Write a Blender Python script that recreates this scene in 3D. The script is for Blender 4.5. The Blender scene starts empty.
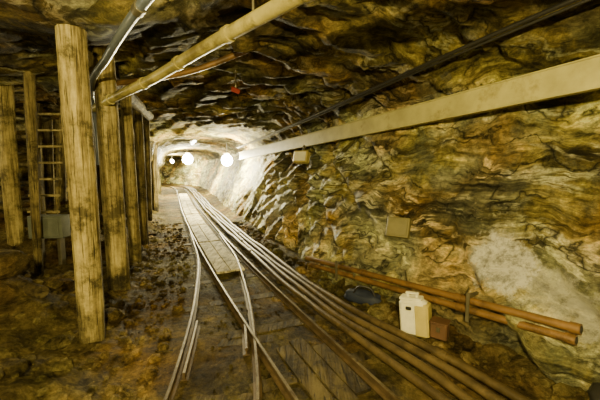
import bpy, math, random
import numpy as np
from mathutils import Vector, Matrix
random.seed(7); R=np.random.RandomState(11)

# ---------------------------------------------------------------- noise
def _h(ix,iy,iz,seed):
    n=(ix.astype(np.int64)*374761393+iy.astype(np.int64)*668265263+iz.astype(np.int64)*2147483647+seed*1274126177)&0xffffffff
    n=((n^(n>>13))*1274126177)&0xffffffff
    n=((n^(n>>16))*2246822519)&0xffffffff
    n=n^(n>>15)
    return (n&0xffffff)/float(0xffffff)*2-1
def vn(p,seed=0):
    p=np.asarray(p,float); i=np.floor(p); f=p-i; u=f*f*f*(f*(f*6-15)+10); i=i.astype(np.int64)
    r=0
    for dx in (0,1):
        for dy in (0,1):
            for dz in (0,1):
                w=(u[...,0] if dx else 1-u[...,0])*(u[...,1] if dy else 1-u[...,1])*(u[...,2] if dz else 1-u[...,2])
                r=r+w*_h(i[...,0]+dx,i[...,1]+dy,i[...,2]+dz,seed)
    return r
def fbm(p,o=4,seed=0):
    r=0;a=1;t=0
    for k in range(o):
        r=r+a*vn(p*(2.03**k)+k*7.3,seed+k); t+=a; a*=.5
    return r/t
def ridged(p,o=4,seed=0):
    r=0;a=1;t=0
    for k in range(o):
        r=r+a*(1-2*np.abs(vn(p*(2.1**k)+k*3.7,seed+k))); t+=a; a*=.55
    return r/t
def sstep(a,b,x):
    t=np.clip((x-a)/(b-a),0,1); return t*t*(3-2*t)

# ---------------------------------------------------------------- plan curves (metres)
def hermite(xs,ys):
    xs=np.array(xs,float); ys=np.array(ys,float); m=np.gradient(ys,xs)
    def f(x):
        x=np.asarray(x,float); xc=np.clip(x,xs[0],xs[-1])
        k=np.clip(np.searchsorted(xs,xc)-1,0,len(xs)-2); h=xs[k+1]-xs[k]; t=(xc-xs[k])/h
        return (2*t**3-3*t**2+1)*ys[k]+(t**3-2*t**2+t)*h*m[k]+(-2*t**3+3*t**2)*ys[k+1]+(t**3-t**2)*h*m[k+1]
    return f
track=hermite([-4,-2,.1,2.13,3.31,4.39,6.17,10.6,17.8,21.5,24.5,27.5,30],[3.3,2.3,1.26,.26,-.30,-.80,-1.59,-3.44,-6.24,-7.75,-9.5,-12.4,-15.6])
branch=hermite([-4,-1,1,2.12,2.6,3.4,4.2,5.45,6.6,8.2],[-.35,-.45,-.53,-.59,-.67,-.83,-1.03,-1.39,-1.83,-2.45])
foot=hermite([-4,-2,0,1,2,2.65,3.5,4.53,6,8.1,12,17.8,21.5,24.5,27.5,30],[6.0,4.9,3.5,2.75,1.98,1.48,.90,.30,-.42,-1.26,-2.8,-4.85,-6.3,-8.0,-10.9,-14.0])
leftw=hermite([-4,0,5,7,8.3,10,12,15,21,24.5,27.5,30],[-7,-7.2,-7.4,-7.0,-5.6,-4.75,-5.35,-6.4,-8.8,-11.0,-14.2,-17.4])
ceilh=hermite([-4,1,3,5,8,12,20,30],[2.85,2.85,2.82,2.78,2.65,2.5,2.35,2.3])

# ---------------------------------------------------------------- mesh helpers
class MB:
    def __init__(s): s.v=[];s.f=[];s.m=[];s.mats=[];s.n=0
    def add(s,vf,mat):
        v,f=vf
        if mat not in s.mats: s.mats.append(mat)
        k=s.mats.index(mat)
        v=[tuple(x) for x in v]
        s.v+=v; s.f+=[tuple(i+s.n for i in q) for q in f]; s.m+=[k]*len(f); s.n+=len(v)
        return s
    def obj(s,name,smooth=True,parent=None,angle=35):
        me=bpy.data.meshes.new(name); me.from_pydata(s.v,[],s.f); me.update()
        for m in s.mats: me.materials.append(m)
        me.polygons.foreach_set('material_index',s.m)
        if smooth:
            me.polygons.foreach_set('use_smooth',[True]*len(s.f))
            try: me.set_sharp_from_angle(angle=math.radians(angle))
            except Exception: pass
        o=bpy.data.objects.new(name,me); bpy.context.collection.objects.link(o)
        if parent: o.parent=parent
        return o
def sweep(path,prof,up=(0,0,1),cap=True,scale=None,roll=None):
    P=np.array(path,float); T=np.gradient(P,axis=0); T/=np.linalg.norm(T,axis=1)[:,None]
    up=np.array(up,float); v=[];n=len(prof)
    for i,(p,t) in enumerate(zip(P,T)):
        sd=np.cross(t,up); sd/=np.linalg.norm(sd); u=np.cross(sd,t); sc=1 if scale is None else scale[i]
        for a,b in prof: v.append(p+sd*a*sc+u*b*sc)
    f=[]
    for i in range(len(P)-1):
        for j in range(n):
            k=(j+1)%n; f.append((i*n+j,i*n+k,(i+1)*n+k,(i+1)*n+j))
    if cap: f.append(tuple(range(n))[::-1]); f.append(tuple((len(P)-1)*n+j for j in range(n)))
    return v,f
def circ(r,n=14): return [(r*math.cos(2*math.pi*k/n),r*math.sin(2*math.pi*k/n)) for k in range(n)]
def rect(w,h,b=.003):
    w/=2;h/=2
    return [(-w+b,-h),(w-b,-h),(w,-h+b),(w,h-b),(w-b,h),(-w+b,h),(-w,h-b),(-w,-h+b)]
def dense(pts,step=.1):
    P=np.array(pts,float)
    if len(P)==2:
        n=max(2,int(np.linalg.norm(P[1]-P[0])/step)+1); return P[0]+(P[1]-P[0])*np.linspace(0,1,n)[:,None]
    d=np.concatenate([[0],np.cumsum(np.linalg.norm(np.diff(P,axis=0),axis=1))])
    s=np.linspace(0,d[-1],max(3,int(d[-1]/step)+1))
    return np.stack([hermite(d,P[:,k])(s) for k in range(3)],1)
def pipe(pts,r,n=14,step=.08,up=(0,0,1)):
    return sweep(dense(pts,step),circ(r,n),up)
def box(c,s,rot=None,b=.006):
    c=Vector(c); M=rot or Matrix.Identity(3); x,y,z=[k/2 for k in s]; b=min(b,x*.4,y*.4,z*.4)
    v=[];f=[]
    def ring(zz,inset):
        X=x-inset;Y=y-inset
        return [(X-b,-Y,zz),(X,-Y+b,zz),(X,Y-b,zz),(X-b,Y,zz),(-X+b,Y,zz),(-X,Y-b,zz),(-X,-Y+b,zz),(-X+b,-Y,zz)]
    for zz,i in ((-z,b),(-z+b,0),(z-b,0),(z,b)): v+=ring(zz,i)
    for k in range(3):
        for j in range(8): f.append((k*8+j,k*8+(j+1)%8,(k+1)*8+(j+1)%8,(k+1)*8+j))
    f.append(tuple(range(8))[::-1]); f.append(tuple(range(24,32)))
    return [c+M@Vector(q) for q in v],f
def rz(a,b=0,c=0): return (Matrix.Rotation(math.radians(a),3,'Z')@Matrix.Rotation(math.radians(b),3,'X')@Matrix.Rotation(math.radians(c),3,'Y'))
def ball(c,r,sx=1,sy=1,sz=1,nu=16,nv=10,rot=None):
    v=[];f=[];M=rot or Matrix.Identity(3)
    for i in range(nv+1):
        th=math.pi*i/nv
        for j in range(nu):
            ph=2*math.pi*j/nu
            v.append(Vector(c)+M@Vector((r*sx*math.sin(th)*math.cos(ph),r*sy*math.sin(th)*math.sin(ph),r*sz*math.cos(th))))
    for i in range(nv):
        for j in range(nu): f.append((i*nu+j,(i+1)*nu+j,(i+1)*nu+(j+1)%nu,i*nu+(j+1)%nu))
    return v,f
def log(base,top,r0,r1,seed,n=30,m=46):
    B=np.array(base,float);T=np.array(top,float);ax=T-B;L=np.linalg.norm(ax);t=ax/L
    ref=np.array([1.,0,0]) if abs(t[0])<.8 else np.array([0,0,1.])
    a=np.cross(t,ref);a/=np.linalg.norm(a);b=np.cross(t,a)
    v=[];f=[]
    h=np.repeat(np.linspace(0,1,m),n);th=np.tile(np.arange(n)*2*np.pi/n,m)
    q=np.stack([np.cos(th)*1.2+seed*3.1,np.sin(th)*1.2,h*L*.9],1)
    q2=np.stack([np.cos(th)*5+seed,np.sin(th)*5,h*L*.7],1)
    rr=(r0+(r1-r0)*h)*(1+.11*fbm(q,3,seed)+.045*vn(q2,seed+3)-.12*np.clip(vn(q2*1.7,seed+5)-.4,0,1)*2)
    bend=.02*np.sin(h*math.pi*1.1+seed)
    V=B+ax*h[:,None]+a*(rr*np.cos(th)+bend)[:,None]+b*(rr*np.sin(th)+bend*.4)[:,None]
    for i in range(m-1):
        for j in range(n): f.append((i*n+j,i*n+(j+1)%n,(i+1)*n+(j+1)%n,(i+1)*n+j))
    f.append(tuple(range(n))[::-1]); f.append(tuple((m-1)*n+j for j in range(n)))
    return list(V),f

# ---------------------------------------------------------------- materials
def newmat(name):
    m=bpy.data.materials.new(name); m.use_nodes=True; nt=m.node_tree; b=nt.nodes['Principled BSDF']; return m,nt,b
def noise(nt,vec,scale,detail=6,rough=.6,dist=0):
    n=nt.nodes.new('ShaderNodeTexNoise'); n.inputs['Scale'].default_value=scale;n.inputs['Detail'].default_value=detail
    n.inputs['Roughness'].default_value=rough;n.inputs['Distortion'].default_value=dist
    nt.links.new(vec,n.inputs['Vector']); return n.outputs['Fac']
def ramp(nt,fac,stops):
    r=nt.nodes.new('ShaderNodeValToRGB'); e=r.color_ramp.elements
    while len(e)<len(stops): e.new(.5)
    for k,(p,c) in enumerate(stops):
        e[k].position=p; e[k].color=(c[0],c[1],c[2],1) if not isinstance(c,(int,float)) else (c,c,c,1)
    nt.links.new(fac,r.inputs['Fac']); return r.outputs['Color']
def mix(nt,a,b,fac,mode='MIX'):
    m=nt.nodes.new('ShaderNodeMix'); m.data_type='RGBA'; m.blend_type=mode
    for s,x in ((m.inputs[6],a),(m.inputs[7],b),(m.inputs[0],fac)):
        if isinstance(x,(int,float)): s.default_value=x if s==m.inputs[0] else (x,x,x,1)
        elif isinstance(x,tuple): s.default_value=(*x,1)
        else: nt.links.new(x,s)
    return m.outputs[2]
def mapping(nt,src,rot=(0,0,0),scale=(1,1,1),loc=(0,0,0)):
    m=nt.nodes.new('ShaderNodeMapping'); m.inputs['Rotation'].default_value=[math.radians(a) for a in rot]
    m.inputs['Scale'].default_value=scale; m.inputs['Location'].default_value=loc
    nt.links.new(src,m.inputs['Vector']); return m.outputs['Vector']
def math_(nt,op,a,b=0.):
    m=nt.nodes.new('ShaderNodeMath'); m.operation=op
    for s,x in ((m.inputs[0],a),(m.inputs[1],b)):
        if isinstance(x,(int,float)): s.default_value=x
        else: nt.links.new(x,s)
    return m.outputs[0]
def bump(nt,b,h,strength,dist):
    n=nt.nodes.new('ShaderNodeBump'); n.inputs['Strength'].default_value=strength; n.inputs['Distance'].default_value=dist
    nt.links.new(h,n.inputs['Height']); nt.links.new(n.outputs['Normal'],b.inputs['Normal'])
def coord(nt): return nt.nodes.new('ShaderNodeTexCoord').outputs['Object']

def rock(name,dark,mid,light,pale,white=None,floor_=False,rot=(38,-22,30),rough=(.42,.8),grey=None,veins=0.,spec=.35):
    m,nt,b=newmat(name); c=coord(nt)
    w=nt.nodes.new('ShaderNodeTexNoise'); w.inputs['Scale'].default_value=.8; w.inputs['Detail'].default_value=4
    nt.links.new(c,w.inputs['Vector'])
    vm=nt.nodes.new('ShaderNodeVectorMath'); vm.operation='MULTIPLY_ADD'; vm.inputs[1].default_value=(.9,.9,.9)
    nt.links.new(w.outputs['Color'],vm.inputs[0]); nt.links.new(c,vm.inputs[2]); wc=vm.outputs[0]
    st=mapping(nt,wc,rot=rot,scale=(.45,.45,3.2) if not floor_ else (1,1,1))
    n1=noise(nt,wc,1.0,8,.65,.3); n2=noise(nt,st,1.3,14,.76,.4); n3=noise(nt,c,16,8,.8); n4=noise(nt,st,3.0,14,.82,.3)
    f=math_(nt,'ADD',math_(nt,'MULTIPLY',n1,.45),math_(nt,'MULTIPLY',n2,.55))
    col=ramp(nt,f,[(.405,dark),(.46,mid),(.52,light),(.60,pale)])
    if grey:
        col=mix(nt,col,ramp(nt,f,[(.405,tuple(x*.25 for x in grey)),(.52,grey),(.61,tuple(x*2.2 for x in grey))]),ramp(nt,noise(nt,wc,.9,8,.7),[(.45,0.),(.53,.95)]))
    v=ramp(nt,n4,[(.39,.04),(.45,.5),(.52,1.),(.62,1.7)])
    col=mix(nt,col,v,.93,'MULTIPLY')
    # broad light / dark rock bands
    if not floor_: col=mix(nt,col,ramp(nt,noise(nt,st,.55,5,.6,.4),[(.40,.40),(.50,.95),(.60,1.35)]),.9,'MULTIPLY')
    if veins:
        n5=noise(nt,mapping(nt,wc,rot=rot,scale=(.5,.5,2.4),loc=(5,3,1)),1.1,9,.62,.5)
        vk=ramp(nt,n5,[(.478,0.),(.496,1.),(.509,1.),(.535,0.)])
        vk=mix(nt,vk,ramp(nt,noise(nt,c,1.6,6,.7),[(.46,0.),(.56,1.)]),1.,'MULTIPLY')
        col=mix(nt,col,(.84,.79,.52),mix(nt,vk,veins,1.,'MULTIPLY'))
    g=ramp(nt,n3,[(.34,.25),(.5,.95),(.64,1.6)])
    col=mix(nt,col,g,.88,'MULTIPLY')
    t=ramp(nt,noise(nt,c,1.0,4,.5),[(.38,(.90,1.0,.80)),(.5,(1,1,1)),(.64,(1.18,.90,.55))])
    col=mix(nt,col,t,.85,'MULTIPLY')
    vo=nt.nodes.new('ShaderNodeTexVoronoi'); vo.feature='DISTANCE_TO_EDGE'; vo.inputs['Scale'].default_value=1.4
    w2=nt.nodes.new('ShaderNodeTexNoise'); w2.inputs['Scale'].default_value=4; w2.inputs['Detail'].default_value=6; nt.links.new(c,w2.inputs['Vector'])
    vm2=nt.nodes.new('ShaderNodeVectorMath'); vm2.operation='MULTIPLY_ADD'; vm2.inputs[1].default_value=(.35,.35,.35); nt.links.new(w2.outputs['Color'],vm2.inputs[0]); nt.links.new(wc,vm2.inputs[2])
    nt.links.new(mapping(nt,vm2.outputs[0],rot=rot,scale=(.7,.7,2.4)),vo.inputs['Vector'])
    cr=ramp(nt,vo.outputs['Distance'],[(0,.05),(.015,.45),(.04,1.)])
    if not floor_: col=mix(nt,col,cr,ramp(nt,noise(nt,c,1.7,5,.6),[(.45,0.),(.53,1.)]),'MULTIPLY')
    if white:
        acc=None
        for (cx,cy,cz,rx,rz_,st_) in white:
            mp=mapping(nt,c,loc=(-cx/rx,-cy/rx,-cz/rz_),scale=(1/rx,1/rx,1/rz_))
            l=nt.nodes.new('ShaderNodeVectorMath'); l.operation='LENGTH'; nt.links.new(mp,l.inputs[0])
            q=math_(nt,'ADD',l.outputs['Value'],math_(nt,'MULTIPLY',math_(nt,'SUBTRACT',noise(nt,c,3.2,12,.78),.5),3.2))
            k=ramp(nt,q,[(.70,st_),(1.0,0.)])
            acc=k if acc is None else mix(nt,acc,k,1.,'LIGHTEN')
        wcx=mix(nt,(.96,.94,.82),ramp(nt,noise(nt,c,7,12,.8),[(.40,.35),(.52,1.)]),1.,'MULTIPLY')
        col=mix(nt,col,wcx,acc)
    nt.links.new(col,b.inputs['Base Color'])
    r=ramp(nt,n4,[(.35,rough[0]),(.65,rough[1])]); nt.links.new(r,b.inputs['Roughness'])
    b.inputs['Specular IOR Level'].default_value=spec
    h=math_(nt,'ADD',math_(nt,'MULTIPLY',n4,1.1),math_(nt,'MULTIPLY',n3,.75))
    h=math_(nt,'ADD',h,math_(nt,'MULTIPLY',noise(nt,c,45,6,.75),.25))
    bump(nt,b,h,1.0,.07)
    return m
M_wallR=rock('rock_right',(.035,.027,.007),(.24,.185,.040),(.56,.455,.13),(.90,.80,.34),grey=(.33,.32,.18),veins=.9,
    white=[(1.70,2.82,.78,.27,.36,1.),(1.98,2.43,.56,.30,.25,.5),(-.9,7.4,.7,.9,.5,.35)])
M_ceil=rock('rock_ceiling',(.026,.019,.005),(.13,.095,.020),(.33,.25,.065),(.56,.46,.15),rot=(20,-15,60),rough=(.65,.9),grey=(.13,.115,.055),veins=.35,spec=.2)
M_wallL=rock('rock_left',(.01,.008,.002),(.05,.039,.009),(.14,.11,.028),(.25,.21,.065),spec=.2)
M_floor=rock('dirt_floor',(.035,.024,.008),(.080,.058,.019),(.135,.10,.034),(.21,.165,.062),floor_=True,rough=(.7,.95),spec=.12)
M_stone=rock('loose_stone',(.035,.026,.009),(.10,.077,.025),(.19,.15,.052),(.30,.25,.11),floor_=True,rough=(.75,.95),spec=.1)

def wood(name,a,bb,cc,horizontal=None,rough=.8):
    m,nt,b=newmat(name); c=coord(nt)
    sc=horizontal or (14,14,.8)
    st=mapping(nt,c,scale=sc)
    n=noise(nt,st,1.2,12,.72,.3); n2=noise(nt,c,3.5,10,.75); n3=noise(nt,mapping(nt,c,scale=tuple((x*3 if x>2 else x*2) for x in sc)),1.5,6,.6)
    col=ramp(nt,n,[(.37,a),(.47,bb),(.60,cc)])
    col=mix(nt,col,ramp(nt,n2,[(.39,.22),(.48,.8),(.62,1.25)]),.95,'MULTIPLY')
    col=mix(nt,col,ramp(nt,n3,[(.37,.10),(.44,1.)]),.85,'MULTIPLY')
    if not horizontal:  # mud-stained foot
        sp=nt.nodes.new('ShaderNodeSeparateXYZ'); nt.links.new(c,sp.inputs[0])
        zz=math_(nt,'ADD',sp.outputs['Z'],math_(nt,'MULTIPLY',math_(nt,'SUBTRACT',n2,.5),1.6))
        col=mix(nt,col,ramp(nt,zz,[(.05,.3),(.55,1.)]),1.,'MULTIPLY')
    nt.links.new(col,b.inputs['Base Color']); b.inputs['Roughness'].default_value=rough
    b.inputs['Specular IOR Level'].default_value=.25
    bump(nt,b,math_(nt,'ADD',n,n3),.8,.022); return m
M_log=wood('prop_wood',(.09,.066,.022),(.27,.215,.075),(.44,.36,.14))
M_logd=wood('dark_prop_wood',(.035,.026,.009),(.13,.10,.035),(.25,.20,.075))
M_rung=wood('ladder_wood',(.10,.075,.025),(.30,.24,.09),(.46,.38,.16),horizontal=(1.5,12,12))
M_plank=wood('pale_plank',(.34,.29,.15),(.60,.53,.31),(.76,.69,.45),horizontal=(9,1.2,9))
M_deck=wood('dirty_plank',(.025,.018,.006),(.060,.044,.016),(.105,.082,.033),horizontal=(9,1.2,9))
def plain(name,col,rough=.5,metal=0.,var=.35,rust=None,scale=6,emit=None):
    m,nt,b=newmat(name); c=coord(nt); n=noise(nt,c,scale,8,.65)
    cc=mix(nt,col,ramp(nt,n,[(.3,1-var),(.65,1+var*.4)]),1.,'MULTIPLY')
    if rust: cc=mix(nt,cc,rust[0],ramp(nt,noise(nt,c,scale*.7+1,8,.7),[(rust[1],0.),(rust[1]+.12,1.)]))
    nt.links.new(cc,b.inputs['Base Color']); b.inputs['Roughness'].default_value=rough; b.inputs['Metallic'].default_value=metal
    bump(nt,b,noise(nt,c,scale*6,4,.6),.25,.006)
    if emit: b.inputs['Emission Color'].default_value=(*emit[0],1); b.inputs['Emission Strength'].default_value=emit[1]
    return m
M_rail=plain('rusty_rail',(.08,.052,.022),.65,.2,.5,((.04,.025,.01),.5),8)
M_railtop=plain('worn_rail_head',(.16,.13,.075),.5,.5,.5,((.07,.047,.018),.46),9)
M_pipeb=plain('brown_pipe',(.20,.11,.035),.45,.15,.4,((.085,.048,.016),.50),5)
M_pipef=plain('dull_brown_pipe',(.115,.08,.03),.5,.15,.5,((.048,.033,.012),.46),4)
M_pipey=plain('yellow_pipe_paint',(.36,.31,.095),.4,.1,.45,((.13,.105,.03),.51),4)
M_hose=plain('blue_grey_hose',(.12,.145,.18),.3,.1,.3)
M_tray=plain('cream_tray_paint',(.40,.36,.13),.5,.0,.3,((.22,.185,.055),.56),3)
M_black=plain('black_rubber',(.018,.017,.015),.5)
M_steel=plain('dull_steel',(.18,.16,.10),.45,.7)
M_white=plain('white_plastic',(.74,.71,.52),.4,0,.2)
M_yel=plain('yellow_plastic',(.46,.38,.11),.45,0,.2)
M_rbox=plain('red_brown_box',(.10,.05,.022),.6)
M_red=plain('red_plastic',(.20,.015,.01),.4)
M_grey=plain('grey_green_sheet',(.14,.155,.12),.5,.1)
M_oliv=plain('olive_sheet',(.15,.13,.04),.5,0,.3)
M_blue=plain('dark_blue_cloth',(.012,.018,.04),.7)
M_glow=plain('lamp_glass',(1,.95,.8),.3,emit=((1,.95,.8),150))
M_glow2=plain('tube_glass',(1,.95,.8),.3,emit=((1,.97,.88),20))

# ---------------------------------------------------------------- tunnel shell
ys=np.concatenate([np.arange(-4,1.2,.16),np.arange(1.2,7,.03),np.arange(7,14,.06),np.arange(14,30.01,.16)])
def secpts(y):
    XL=float(leftw(y));XR=float(foot(y));H=float(ceilh(y)); W=XR-XL; k=min(1.,W/7.)
    return [(XL-.05,-.4),(XL-.15*k,.5),(XL-.1,1.3),(XL+.15,H-.8),(XL+.6*k+.1,H-.25),
            (XL+W*.35,H-.03),(XL+W*.65,H),(XR+.05,H-.05),(XR+.55,H-.17),(XR+.86,H-.42),
            (XR+.88,2.05),(XR+.66,1.5),(XR+.42,.95),(XR+.2,.45),(XR+.02,.02),(XR-.12,-.4)]
segs=[8,9,10,10,24,34,34,24,16,16,24,24,24,22,14]
iL=sum(segs[:4]); iC=sum(segs[:9])
def cr(P,segs):
    P=np.array(P); Q=np.vstack([2*P[0]-P[1],P,2*P[-1]-P[-2]]); out=[]
    for i,n in enumerate(segs):
        p0,p1,p2,p3=Q[i:i+4]
        for t in np.arange(n)/n:
            out.append(.5*((2*p1)+(-p0+p2)*t+(2*p0-5*p1+4*p2-p3)*t*t+(-p0+3*p1-3*p2+p3)*t**3))
    out.append(P[-1]); return np.array(out)
G=np.array([[(x,y,z) for x,z in cr(secpts(y),segs)] for y in ys])
du=np.gradient(G,axis=0);dv=np.gradient(G,axis=1);Nn=np.cross(dv,du);Nn/=np.linalg.norm(Nn,axis=2)[...,None]
cen=np.stack([(leftw(ys)+foot(ys))/2,ys,np.full_like(ys,1.2)],1)[:,None,:]
Nn*=np.sign((Nn*(G-cen)).sum(2))[...,None]
sn=np.array([.38,-.42,.82]);sn/=np.linalg.norm(sn)
def disp(p):
    q=p+.22*np.stack([fbm(p*.6,2,40),fbm(p*.6+9,2,41),fbm(p*.6+19,2,42)],-1)
    s=(q@sn)*1.9+.5*fbm(p*.6,2,5); fr=s-np.floor(s); saw=np.where(fr<.88,fr/.88,(1-fr)/.12)
    amp=.5+.5*vn(p*.6+3,77)
    s2=(q@np.array([.7,.6,-.2]))*1.7+.5*fbm(p*.8,2,15); f2=s2-np.floor(s2); saw2=np.where(f2<.9,f2/.9,(1-f2)/.1)
    s4=(q@np.array([-.35,.75,.5]))*2.9+.5*fbm(p*.9,2,18); f4=s4-np.floor(s4); saw4=np.where(f4<.9,f4/.9,(1-f4)/.1)
    s3=(q@sn)*8+.6*fbm(p*1.5,2,25); f3=s3-np.floor(s3); saw3=np.where(f3<.8,f3/.8,(1-f3)/.2)
    return .18*fbm(p*.5,3,1)+.20*(saw-.5)*amp+.17*(saw2-.5)*(.5+.5*vn(p*.5,88))+.12*(saw4-.5)*(.5+.5*vn(p*.7,89))+.035*(saw3-.5)*(.4+.6*vn(p*1.3,66))+.02*ridged(q*1.6,3,30)+.05*fbm(p*5,4,50)+.014*fbm(p*17,2,60)
far=1-.55*sstep(6,11,G[...,1])
D=disp(G)*far+.05
G=G+Nn*D[...,None]
# the back is low and almost touches the nearest prop
hx=np.exp(-(((G[...,0]+1.86)/.75)**2+((G[...,1]-2.84)/.6)**2)); top=(G[...,2]>2.2)
G[...,2]=np.where(top,G[...,2]+(2.64-G[...,2])*hx*.9,G[...,2])
def ceil_at(x,y):
    C=G[:,iL:iC+1].reshape(-1,3); k=np.argmin((C[:,0]-x)**2+(C[:,1]-y)**2); return float(C[k,2])
def gridobj(name,A,mat):
    n,m=A.shape[:2]; idx=np.arange(n*m).reshape(n,m)
    F=np.stack([idx[:-1,:-1],idx[1:,:-1],idx[1:,1:],idx[:-1,1:]],-1).reshape(-1,4)
    me=bpy.data.meshes.new(name); me.from_pydata(A.reshape(-1,3).tolist(),[],F.tolist()); me.update()
    me.materials.append(mat); me.polygons.foreach_set('use_smooth',[True]*len(F))
    o=bpy.data.objects.new(name,me); bpy.context.collection.objects.link(o); return o
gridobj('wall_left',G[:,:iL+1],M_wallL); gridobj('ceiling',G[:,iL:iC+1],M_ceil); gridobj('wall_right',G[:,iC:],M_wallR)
def endwall(name,y,mat):
    xs=np.linspace(float(leftw(y))-.8,float(foot(y))+1.6,60); zs=np.linspace(-.5,3.3,40)
    A=np.array([[(x,y,z) for z in zs] for x in xs]); A[...,1]+=disp(A)*1.2; return gridobj(name,A,mat)
endwall('wall_back',-3.8,M_ceil); endwall('wall_far',29.7,M_wallR)

# floor
def fh(x,y):
    x=np.asarray(x,float);y=np.asarray(y,float)
    p=np.stack([x,y,np.zeros_like(x)],-1); tl=np.minimum(track(y),np.where(y<8.2,branch(y),99))
    d=tl-x
    m=sstep(1.0,3.2,d)*(.30+.26*fbm(p*.9,3,3))+sstep(.6,1.5,d)*(.05+.11*fbm(p*2.2,4,8))*1.0
    m=m+.35*sstep(1.0,2.2,d)*sstep(5,8,y)
    m=m+.28*np.exp(-(((x+2.95)/.55)**2+((y-3.1)/.5)**2))+.22*np.exp(-(((x+1.9)/.3)**2+((y-1.9)/.5)**2))
    e=x-(foot(y)-.22); m=m+sstep(0,.35,e)*(.10+.06*fbm(p*2.5,3,12))
    a=.25+.75*sstep(.7,1.3,d)
    return m+a*(.035*fbm(p*3.2,4,20)+.04*fbm(p*9,4,22)-.012)+.012*(1-sstep(.7,1.3,d))
xsf=lambda y:np.concatenate([np.linspace(float(leftw(y))-.5,float(track(y))-3.2,40)[:-1],np.linspace(float(track(y))-3.2,float(foot(y))+.5,190)])
ysf=np.concatenate([np.arange(-4,1.2,.16),np.arange(1.2,6,.027),np.arange(6,13,.06),np.arange(13,30.01,.2)])
F=np.array([[(x,y,0) for x in xsf(y)] for y in ysf]); F[...,2]=fh(F[...,0],F[...,1])
gridobj('floor',F,M_floor)
fz=lambda x,y: float(fh(np.array(x),np.array(y)))

# ---------------------------------------------------------------- tracks
def offs(fn,off,y0,y1,z,step=.12):
    y=np.arange(y0,y1,step); x=fn(y); dx=np.gradient(x,y); L=np.sqrt(1+dx*dx)
    o=off(y) if callable(off) else off
    return np.stack([x+o/L,y-o*dx/L,np.full_like(y,z)],1)
rp=[(-.03,0),(.03,0),(.03,.008),(.006,.016),(.006,.048),(.013,.053),(.013,.065),(-.013,.065),(-.013,.053),(-.006,.048),(-.006,.016),(-.03,.008)]
rt=[(-.0115,.0645),(.0115,.0645),(.009,.068),(-.009,.068)]
def rail(mb,P): mb.add(sweep(P,rp),M_rail); mb.add(sweep(P,rt),M_railtop)
def empty(n):
    o=bpy.data.objects.new(n,None); bpy.context.collection.objects.link(o); return o
T=empty('mine_rail_track')
mb=MB(); rail(mb,offs(track,.3,-3,29,.014)); mb.obj('right_rail',parent=T)
mb=MB(); rail(mb,offs(track,-.3,-3,29,.014)); mb.obj('left_rail',parent=T)
mb=MB()
for k,y in enumerate(np.arange(-2.6,28,.72)):
    x=float(track(y)); sl=float(track(y+.1)-track(y-.1))/.2; a=math.degrees(math.atan(-sl))
    mb.add(box((x,y,-.03),(1.0+.1*R.rand(),.14,.085),rz(a+R.uniform(-3,3))),M_deck)
mb.obj('sleepers',parent=T)
S=empty('siding_rail_track')
mb=MB(); rail(mb,offs(branch,-.3,-3,8.0,.008)); mb.obj('left_rail_siding',parent=S)
mb=MB(); rail(mb,offs(branch,.3,-3,7.4,.008)); mb.obj('right_rail_siding',parent=S)
mb=MB(); rail(mb,offs(branch,-.235,2.35,3.25,.008)); mb.obj('check_rail_left',parent=S)
mb=MB(); rail(mb,offs(branch,.225,2.6,3.15,.008)); mb.obj('check_rail_crossing',parent=S)
mb=MB()
for y in np.arange(-2.4,4.6,.75):
    x=float(branch(y)); mb.add(box((x-.02,y,-.035),(1.0,.14,.085),rz(8+R.uniform(-4,4))),M_deck)
mb.obj('sleepers_siding',parent=S)

# pale plank walkway between the rails
mb=MB()
y=4.75; k=0
while y<17.5:
    L=1.9
    for j,(o,w) in enumerate(((-.15,.20),(.058,.20))):
        P=offs(track,o+R.uniform(-.006,.006),y+.02*j,y+L-.02,.055+R.uniform(-.006,.006),.2); 
        mb.add(sweep(P,rect(w,.03)),M_plank)
    y+=L
for yy in np.arange(4.9,17,.95):
    sl=float(track(yy+.1)-track(yy-.1))/.2
    mb.add(box((float(track(yy))-.06,yy,.022),(.42,.09,.045),rz(math.degrees(math.atan(-sl)))),M_deck)
mb.obj('plank_walkway')
mb=MB()
for j,o in enumerate((-.1,.05,.19)):
    P=offs(track,o,2.0+.05*j,2.95-.1*j,.014,.2); mb.add(sweep(P,rect(.13,.03)),M_deck)
mb.obj('crossing_boards')

# ---------------------------------------------------------------- pipes on floor
for k,(o0,o1,col) in enumerate(((.56,.47,0),(.70,.56,0),(.84,.655,0),(.98,.75,0))):
    f=lambda y,o0=o0,o1=o1: o1+(o0-o1)*(1-sstep(1.8,3.2,y))
    P=offs(track,f,-2,24,.085+.012*(k%2),.15)
    P[:,0]+=.02*vn(P*.9+k*9,k); P[:,2]+=.015*vn(P*1.2+k*4,k+5)
    mb=MB(); mb.add(sweep(P,circ(.032,14)),M_pipef)
    for j in range(12+k*5,len(P)-2,38):
        q=P[j:j+2]; mb.add(sweep(np.array([q[0],q[0]+(q[1]-q[0])*.7]),circ(.043,14)),M_pipef)
    mb.obj('steel_pipe')
mb=MB()
for y in np.arange(1.2,20,1.5):
    sl=float(track(y+.1)-track(y-.1))/.2; L=math.sqrt(1+sl*sl)
    sp=.78 if y<2.5 else .66
    mb.add(box((float(track(y))+sp/L,y-sp*sl/L,.018),(.58 if y<2.5 else .44,.1,.06),rz(math.degrees(math.atan(-sl)))),M_deck)
mb.obj('pipe_support_blocks')

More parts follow.
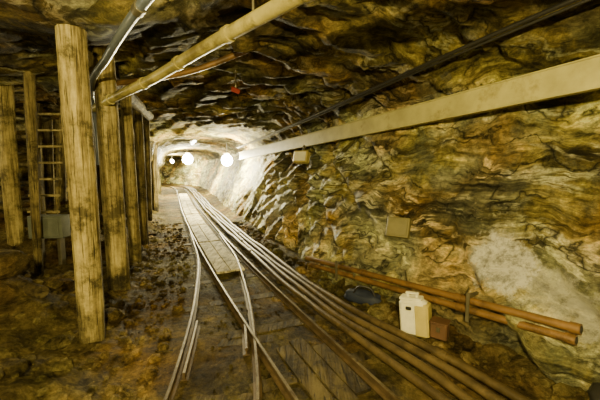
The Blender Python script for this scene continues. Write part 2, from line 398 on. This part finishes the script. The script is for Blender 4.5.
# ---------------------------------------------------------------- pipes on right wall
A=np.array([1.93,2.20,.47]);B=np.array([.10,4.76,.25])
for k,dz in enumerate((0,-.085)):
    off=np.array([-.0*k,-.0,dz]); dd=(A-B)/np.linalg.norm(A-B); a=A+off+dd*(-.02 if k else 0); b=B+off+dd*(.1*k)
    mb=MB(); mb.add(pipe([b,a],.032,18),M_pipeb)
    mb.add(sweep(np.array([a-dd*.05,a+dd*.012]),circ(.040,18)),M_pipeb)
    mb.add(sweep(np.array([a+dd*.0125,a+dd*.016]),circ(.026,18)),M_black)
    for s in (.35,.72): 
        p=b+(a-b)*s; mb.add(sweep(np.array([p,p+dd*.06]),circ(.039,18)),M_pipeb)
    mb.obj('rusty_pipe')
mb=MB()
for s in (.24,.78):
    p=A+(B-A)*s
    mb.add(box(p+np.array([-.035,-.03,-.05]),(.03,.012,.26),rz(-36)),M_steel)
    mb.add(box(p+np.array([.14,.1,-.14]),(.42,.035,.025),rz(36)),M_steel)
    mb.add(box(p+np.array([.14,.1,.045]),(.42,.035,.02),rz(36)),M_steel)
mb.obj('pipe_bracket')

# ---------------------------------------------------------------- cable tray
a=np.array([3.2,.04,2.34]); b=np.array([-1.89,10.6,1.88]); mb=MB()
P=np.linspace(a,b,40)
mb.add(sweep(P,rect(.045,.215,.006)),M_tray)
mb.add(sweep(P+np.array([-.0,0,.108]),rect(.075,.012,.002)),M_tray); mb.add(sweep(P-np.array([0,0,.108]),rect(.075,.012,.002)),M_tray)
for s in np.linspace(.12,.95,9):
    p=a+(b-a)*s; mb.add(box(p+np.array([.2,.1,.0]),(.42,.03,.03),rz(26)),M_steel)
mb.obj('cable_tray')
mb=MB(); mb.add(pipe([(3.0,.4,3.0-.1),(1.73,2.53,2.68),(0,6,2.36),(-1.8,9.7,2.1)],.018,10,.15),M_black); 
mb.add(pipe([(3.05,.45,2.87),(1.75,2.56,2.655),(.02,6,2.335),(-1.8,9.75,2.08)],.012,8,.15),M_black)
mb.obj('power_cable')

# ---------------------------------------------------------------- ceiling pipes
pts=[(2.6,-.9,2.5),(.9,1.0,2.52),(-.05,1.93,2.5),(-.74,2.58,2.45),(-1.42,3.26,2.4),(-2.02,3.72,2.33),(-2.5,4.15,2.28)]
mb=MB(); mb.add(pipe(pts,.046,18),M_pipey); Q=dense(pts,.08)
for j in range(10,len(Q)-3,9): mb.add(sweep(np.array([Q[j],Q[j]+(Q[j+1]-Q[j])*.6]),circ(.055,18)),M_pipey)
for j in (38,52): 
    if j<len(Q)-1: mb.add(sweep(np.array([Q[j],Q[j]+(0,0,.45)]),circ(.008,8),up=(1,0,0)),M_steel)
mb.obj('ventilation_pipe')
pts=[(1.0,.1,2.7),(.2,1.05,2.66),(-.94,2.15,2.6),(-1.7,3.05,2.54),(-2.36,3.88,2.47),(-2.5,4.1,2.40),(-2.52,4.2,2.1),(-2.52,4.22,1.6)]
mb=MB(); mb.add(pipe(pts,.034,14,up=(.3,-1,.2)),M_hose); Q=dense(pts,.08)
for j in (22,36): mb.add(sweep(Q[j:j+2],circ(.043,14)),M_steel)
mb.obj('water_hose')
mb=MB(); mb.add(pipe([(-2.5,4.15,2.56),(-1.9,4.1,2.60),(-1.2,4.0,2.70),(-.6,3.95,2.90)],.034,14),M_pipeb); mb.obj('drain_pipe')

# ---------------------------------------------------------------- timber props
PR=[]
def prop(x,y,r0,r1,seed,mat,dx=0,dy=0):
    PR.append((x,y,r0)); z0=fz(x,y)-.08; zt=ceil_at(x+dx,y+dy)+.06
    mb=MB(); mb.add(log((x,y,z0),(x+dx,y+dy,zt),r0,r1,seed),mat); mb.obj('timber_prop',angle=60)
prop(-1.86,2.84,.102,.106,1,M_log)
prop(-2.24,4.00,.122,.110,2,M_log,-.03)
prop(-2.62,5.2,.085,.08,3,M_log,-.03)
prop(-4.50,5.2,.11,.12,4,M_log)
prop(-5.05,6.4,.11,.11,5,M_logd)
prop(-3.05,6.4,.085,.08,6,M_logd,.0)
prop(-4.15,8.6,.14,.12,7,M_log,.12)
prop(-3.6,7.6,.08,.08,8,M_logd,-.25)
prop(-3.55,4.4,.05,.06,9,M_logd,.1)
prop(-4.9,11.2,.1,.1,10,M_logd,.05)
mb=MB(); mb.add(log((-2.3,3.7,2.74),(-3.2,7.2,2.62),.10,.09,21),M_logd); mb.obj('timber_cap_log',angle=60)
mb=MB()
for k,z in enumerate((.75,1.2,1.65,2.1)):
    mb.add(log((-6.4,6.6+.05*k,z+.02),(-5.2,6.7,z+.06*((k%2)*2-1)),.045,.04,30+k,n=12,m=16),M_logd)
for k,x in enumerate((-6.3,-5.8,-5.35)):
    mb.add(box((x,6.75,1.4),(.12,.05,2.5),rz(0,0,2*k-2)),M_logd)
mb.obj('timber_fence',angle=60)
# wooden ladder leaning behind the props
mb=MB(); l0=Vector((-4.35,5.55,.35)); dirn=Vector((.06,.35,2.3))
for sx in (-.2,.2):
    p0=l0+Vector((sx,0,0)); mb.add(sweep([p0,p0+dirn*.5,p0+dirn],rect(.05,.07),up=(0,1,0)),M_logd)
for k in range(8):
    c_=l0+dirn*(.08+.12*k); mb.add(sweep([c_+Vector((-.26,-.03,0)),c_+Vector((0,-.03,0)),c_+Vector((.26,-.03,0))],rect(.05,.035)),M_rung)
mb.obj('wooden_ladder')
mb=MB()
for k in range(9):
    mb.add(box((-3.55-.28*k+.03*R.rand(),7.7,1.5),(.2,.04,2.4),rz(5,0,R.uniform(-3,3))),M_logd)
mb.obj('board_screen',smooth=False)
mb=MB(); mb.add(log((-3.9,3.75,fz(-3.9,3.75)+.12),(-2.45,3.05,fz(-2.45,3.05)+.12),.07,.06,44,n=16,m=24),M_deck)
mb.obj('fallen_log',angle=60)
mb=MB(); mb.add(box((-3.0,2.6,fz(-3.0,2.6)+.06),(1.3,.16,.05),rz(-28,4,6)),M_deck); mb.obj('loose_board',smooth=False)
mb=MB(); mb.add(box((-3.62,4.75,.72),(.46,.2,.32),rz(4)),M_grey); mb.add(box((-3.62,4.64,.72),(.4,.02,.26),rz(4)),M_grey)
mb.add(box((-3.77,4.75,.38),(.05,.1,.5)),M_steel); mb.add(box((-3.47,4.75,.38),(.05,.1,.5)),M_steel); mb.obj('electrical_cabinet')

# ---------------------------------------------------------------- items along right wall
def canister():
    mb=MB(); R3=rz(-34,0,-5); c=Vector((1.07,2.98,.195))
    mb.add(box(c,(.25,.15,.34),R3,b=.03),M_white)
    mb.add(box(c+R3@Vector((.075,.0,-.01)),(.13,.165,.31),R3,b=.02),M_yel)
    mb.add(box(c+R3@Vector((-.045,-.079,-.02)),(.12,.012,.2),R3,b=.005),M_white)
    mb.add(box(c+R3@Vector((-.02,0,.175)),(.2,.11,.03),R3,b=.01),M_white)
    mb.add(box(c+R3@Vector((-.03,-.05,.10)),(.05,.08,.03),R3,b=.005),M_black)
    for x in (-.05,.03): mb.add(box(c+R3@Vector((x,0,.20)),(.02,.03,.04),R3),M_white)
    mb.add(box(c+R3@Vector((-.01,0,.222)),(.12,.035,.018),R3,b=.006),M_white)
    mb.obj('plastic_canister')
canister()
mb=MB(); R3=rz(-36); c=Vector((1.23,2.80,.16)); mb.add(box(c,(.14,.12,.14),R3,b=.01),M_rbox); mb.add(box(c+Vector((0,0,.075)),(.15,.13,.015),R3),M_rbox)
mb.add(box(c+R3@Vector((0,-.062,.02)),(.03,.01,.04),R3),M_steel); mb.obj('tool_box')
def blob(c,s,seed,mat,rot=None):
    v,f=ball((0,0,0),1,1,1,1,28,18); V=np.array([tuple(q) for q in v]); V*=(1+.30*fbm(V*1.3+seed,3,seed)+.08*fbm(V*4,3,seed))[:,None]; V=np.sign(V)*np.abs(V)**.8*np.array(s)
    M=np.array(rot or Matrix.Identity(3)); V=V@M.T+np.array(c); mb=MB(); mb.add((list(V),f),mat); return mb
mb=blob((.72,3.66,.10),(.24,.09,.09),3,M_blue,rz(-38)); mb.add(pipe([(.60,3.68,.12),(.66,3.62,.24),(.78,3.56,.24),(.84,3.52,.12)],.012,8,.03,up=(1,1,0)),M_black); mb.obj('tool_bag')
# rolled-up dark tarpaulin at the foot of the wall, tied with cord
mb=blob((2.05,1.99,.07),(.16,.13,.09),9,M_black,rz(-36))
mb.add(sweep([Vector((2.05,1.99,.07))+rz(-36)@Vector((.01,.135*math.cos(t),.095*math.sin(t))) for t in np.linspace(0,2*math.pi,30)],circ(.008,6),up=(.8,-.6,.01)),M_steel); mb.obj('tarpaulin_bundle')
def onwall(y,z):
    W=G[:,iC:]; k=np.argmin((W[...,1]-y)**2+(W[...,2]-z)**2); return Vector(W.reshape(-1,3)[k])
mb=MB(); p=onwall(3.72,.95); R3=rz(-34,-18); q=p+Vector((-.09,-.07,-.04)); mb.add(box(q,(.25,.07,.22),R3),M_oliv); mb.add(box(q+R3@Vector((0,-.038,0)),(.21,.012,.18),R3),M_oliv)
mb.add(box(q+R3@Vector((0,.08,0)),(.05,.14,.05),R3),M_steel); mb.obj('junction_box')
mb=MB(); q=Vector((.03,6.1,1.74)); R3=rz(-28,-15); mb.add(box(q,(.28,.14,.22),R3,b=.015),M_yel); mb.add(box(q+R3@Vector((0,-.075,0)),(.23,.015,.17),R3),M_white); mb.add(box(q+R3@Vector((0,.04,.16)),(.04,.03,.16),R3),M_steel); mb.add(box(q+R3@Vector((0,.12,.0)),(.05,.22,.04),R3),M_steel); mb.obj('floodlight')
mb=MB(); p=onwall(2.25,1.32); mb.add(box(p+Vector((-.08,-.06,0)),(.2,.05,.045),rz(30)),M_rbox); mb.add(box(p+Vector((-.02,-.0,0)),(.05,.12,.08),rz(-36)),M_rbox); mb.obj('anchor_bolt')
mb=MB(); mb.add(box((-.80,4.25,2.52),(.11,.03,.06),rz(10,25,20)),M_red); mb.add(box((-.80,4.27,2.65),(.02,.02,.24),rz(10)),M_steel); mb.obj('red_marker_plate')

# ---------------------------------------------------------------- lamps and added fill lights
def pl(loc,e,r,col,parent=None):
    l=bpy.data.lights.new('lamp_light','POINT'); l.energy=e; l.shadow_soft_size=r; l.color=col
    o=bpy.data.objects.new('lamp_light',l); o.location=loc; bpy.context.collection.objects.link(o); o.parent=parent; return o
def bulkhead_or_fill(loc,e,rot=None,col=(1,.80,.29),hang=.4,lo=(-.12,-.2,-.1),r=.09,size=.075):  # one fixture for the tunnel lamps and for the added fill lights
    E=empty('bulkhead_or_fill_lamp'); c=Vector(loc); mb=MB()
    mb.add(box(c+Vector((0,0,size*1.2)),(.2,.2,.05),b=.02),M_steel); mb.add(ball(c,size,1,1,1.05),M_glow)
    for k in range(4):
        th=k*math.pi/4; s=size+.012
        mb.add(sweep([c+Vector((math.cos(th)*s*math.cos(a),math.sin(th)*s*math.cos(a),.07-(.07+s)*math.sin(a))) for a in np.linspace(0,math.pi,12)],circ(.003,6),up=(math.sin(th),-math.cos(th),.01)),M_steel)
    mb.add(sweep([c+Vector((0,0,.11)),c+Vector((0,0,.11+hang))],circ(.01,8),up=(1,0,0)),M_black)
    mb.obj('lamp_body',parent=E); pl(c+Vector(lo),e,r,col,E)
warm=(1,.88,.48)
bulkhead_or_fill((-2.48,11.4,1.76),1300,lo=(.05,-.35,-.05),hang=.5,size=.19,col=warm)
bulkhead_or_fill((-5.75,17.2,1.9),2300,lo=(0,-.45,0),size=.26,col=warm)
bulkhead_or_fill((-9.3,24.4,1.85),2200,lo=(.1,-.4,0),size=.12,col=warm)  # added lamp, put in to light the far end of the tunnel
bulkhead_or_fill((.1,-.8,2.35),1080,lo=(0,.0,-.2),r=.05)  # added key light behind the camera, dressed as a hanging lamp
bulkhead_or_fill((-1.9,.2,2.35),190,lo=(0,.0,-.2),r=.05)  # added fill for the left floor, out of view; its fixture is made up
bulkhead_or_fill((-5.6,4.6,2.3),45,lo=(0,-.1,-.15),hang=.4,size=.06)  # unseen fill light, added to brighten the timbers on the left
E=empty('fluorescent_lamp'); mb=MB(); c=Vector((-3.35,10.6,2.3)); R3=rz(21)
mb.add(box(c+Vector((0,0,.05)),(.14,1.5,.05),R3),M_white); mb.add(sweep([c+R3@Vector((0,-.7,-.0)),c+R3@Vector((0,.7,0))],circ(.04,12)),M_glow2)
for k in(-.5,.5): mb.add(sweep([c+R3@Vector((0,k,.07)),c+R3@Vector((0,k,.35))],circ(.006,6),up=(1,0,0)),M_steel)
mb.obj('tube_housing',parent=E)

# ---------------------------------------------------------------- rubble
ph=(1+5**.5)/2
ico=np.array([(-1,ph,0),(1,ph,0),(-1,-ph,0),(1,-ph,0),(0,-1,ph),(0,1,ph),(0,-1,-ph),(0,1,-ph),(ph,0,-1),(ph,0,1),(-ph,0,-1),(-ph,0,1)])/1.9
icf=[(0,11,5),(0,5,1),(0,1,7),(0,7,10),(0,10,11),(1,5,9),(5,11,4),(11,10,2),(10,7,6),(7,1,8),(3,9,4),(3,4,2),(3,2,6),(3,6,8),(3,8,9),(4,9,5),(2,4,11),(6,2,10),(8,6,7),(9,8,1)]
mb=MB()
def stone(x,y,s):
    if any((x-a)**2+(y-b)**2<(r+s*1.1)**2 for a,b,r in PR): return
    V=ico*(1+.4*(R.rand(12,1)-.5))*np.array([R.uniform(.7,1.3),R.uniform(.7,1.3),R.uniform(.45,.9)])*s
    a=R.rand()*6.3;c,s_=math.cos(a),math.sin(a); V=V@np.array([[c,s_,0],[-s_,c,0],[0,0,1]])
    mb.add((list(V+np.array([x,y,fz(x,y)+s*.2])),icf),M_stone)
for k in range(1900):
    y=R.uniform(1.4,9)**1.0; tl=min(float(track(y)),float(branch(y)) if y<8.2 else 99)
    x=tl-.42-abs(R.normal(0,1.3))-.05
    if x<-6: continue
    stone(x,y,.008+.045*R.rand()**3+(.11*R.rand() if (R.rand()<.07 and x<tl-1.1) else 0))
for k in range(260):
    y=R.uniform(1.7,9); x=float(foot(y))-R.uniform(-.02,.2); stone(x,y,.02+.07*R.rand()**3)
for k in range(320):
    y=R.uniform(1.6,6); x=float(track(y))+R.uniform(-.9,.5); stone(x,y,.006+.012*R.rand()**2)
mb.obj('loose_rubble',smooth=False)
for k,(x,y,s) in enumerate(((-3.0,3.15,.3),(-3.6,3.3,.33),(-2.7,2.55,.2),(-4.2,4.2,.35),(-2.9,3.9,.16),(-2.05,2.15,.14),(-3.2,5.6,.22))):
    blob((x,y,fz(x,y)+s*.10),(s,s*.8,s*.45),20+k,M_floor,rz(40*k)).obj('boulder')

# ---------------------------------------------------------------- world + camera
w=bpy.data.worlds.new('World'); bpy.context.scene.world=w; w.use_nodes=True
w.node_tree.nodes['Background'].inputs['Color'].default_value=(.02,.016,.008,1)
cam=bpy.data.cameras.new('Camera'); cam.lens=20; cam.sensor_width=36; cam.clip_start=.02
co=bpy.data.objects.new('Camera',cam); co.location=(0,0,1.6); co.rotation_euler=(math.radians(84),0,0)
bpy.context.collection.objects.link(co); bpy.context.scene.camera=co
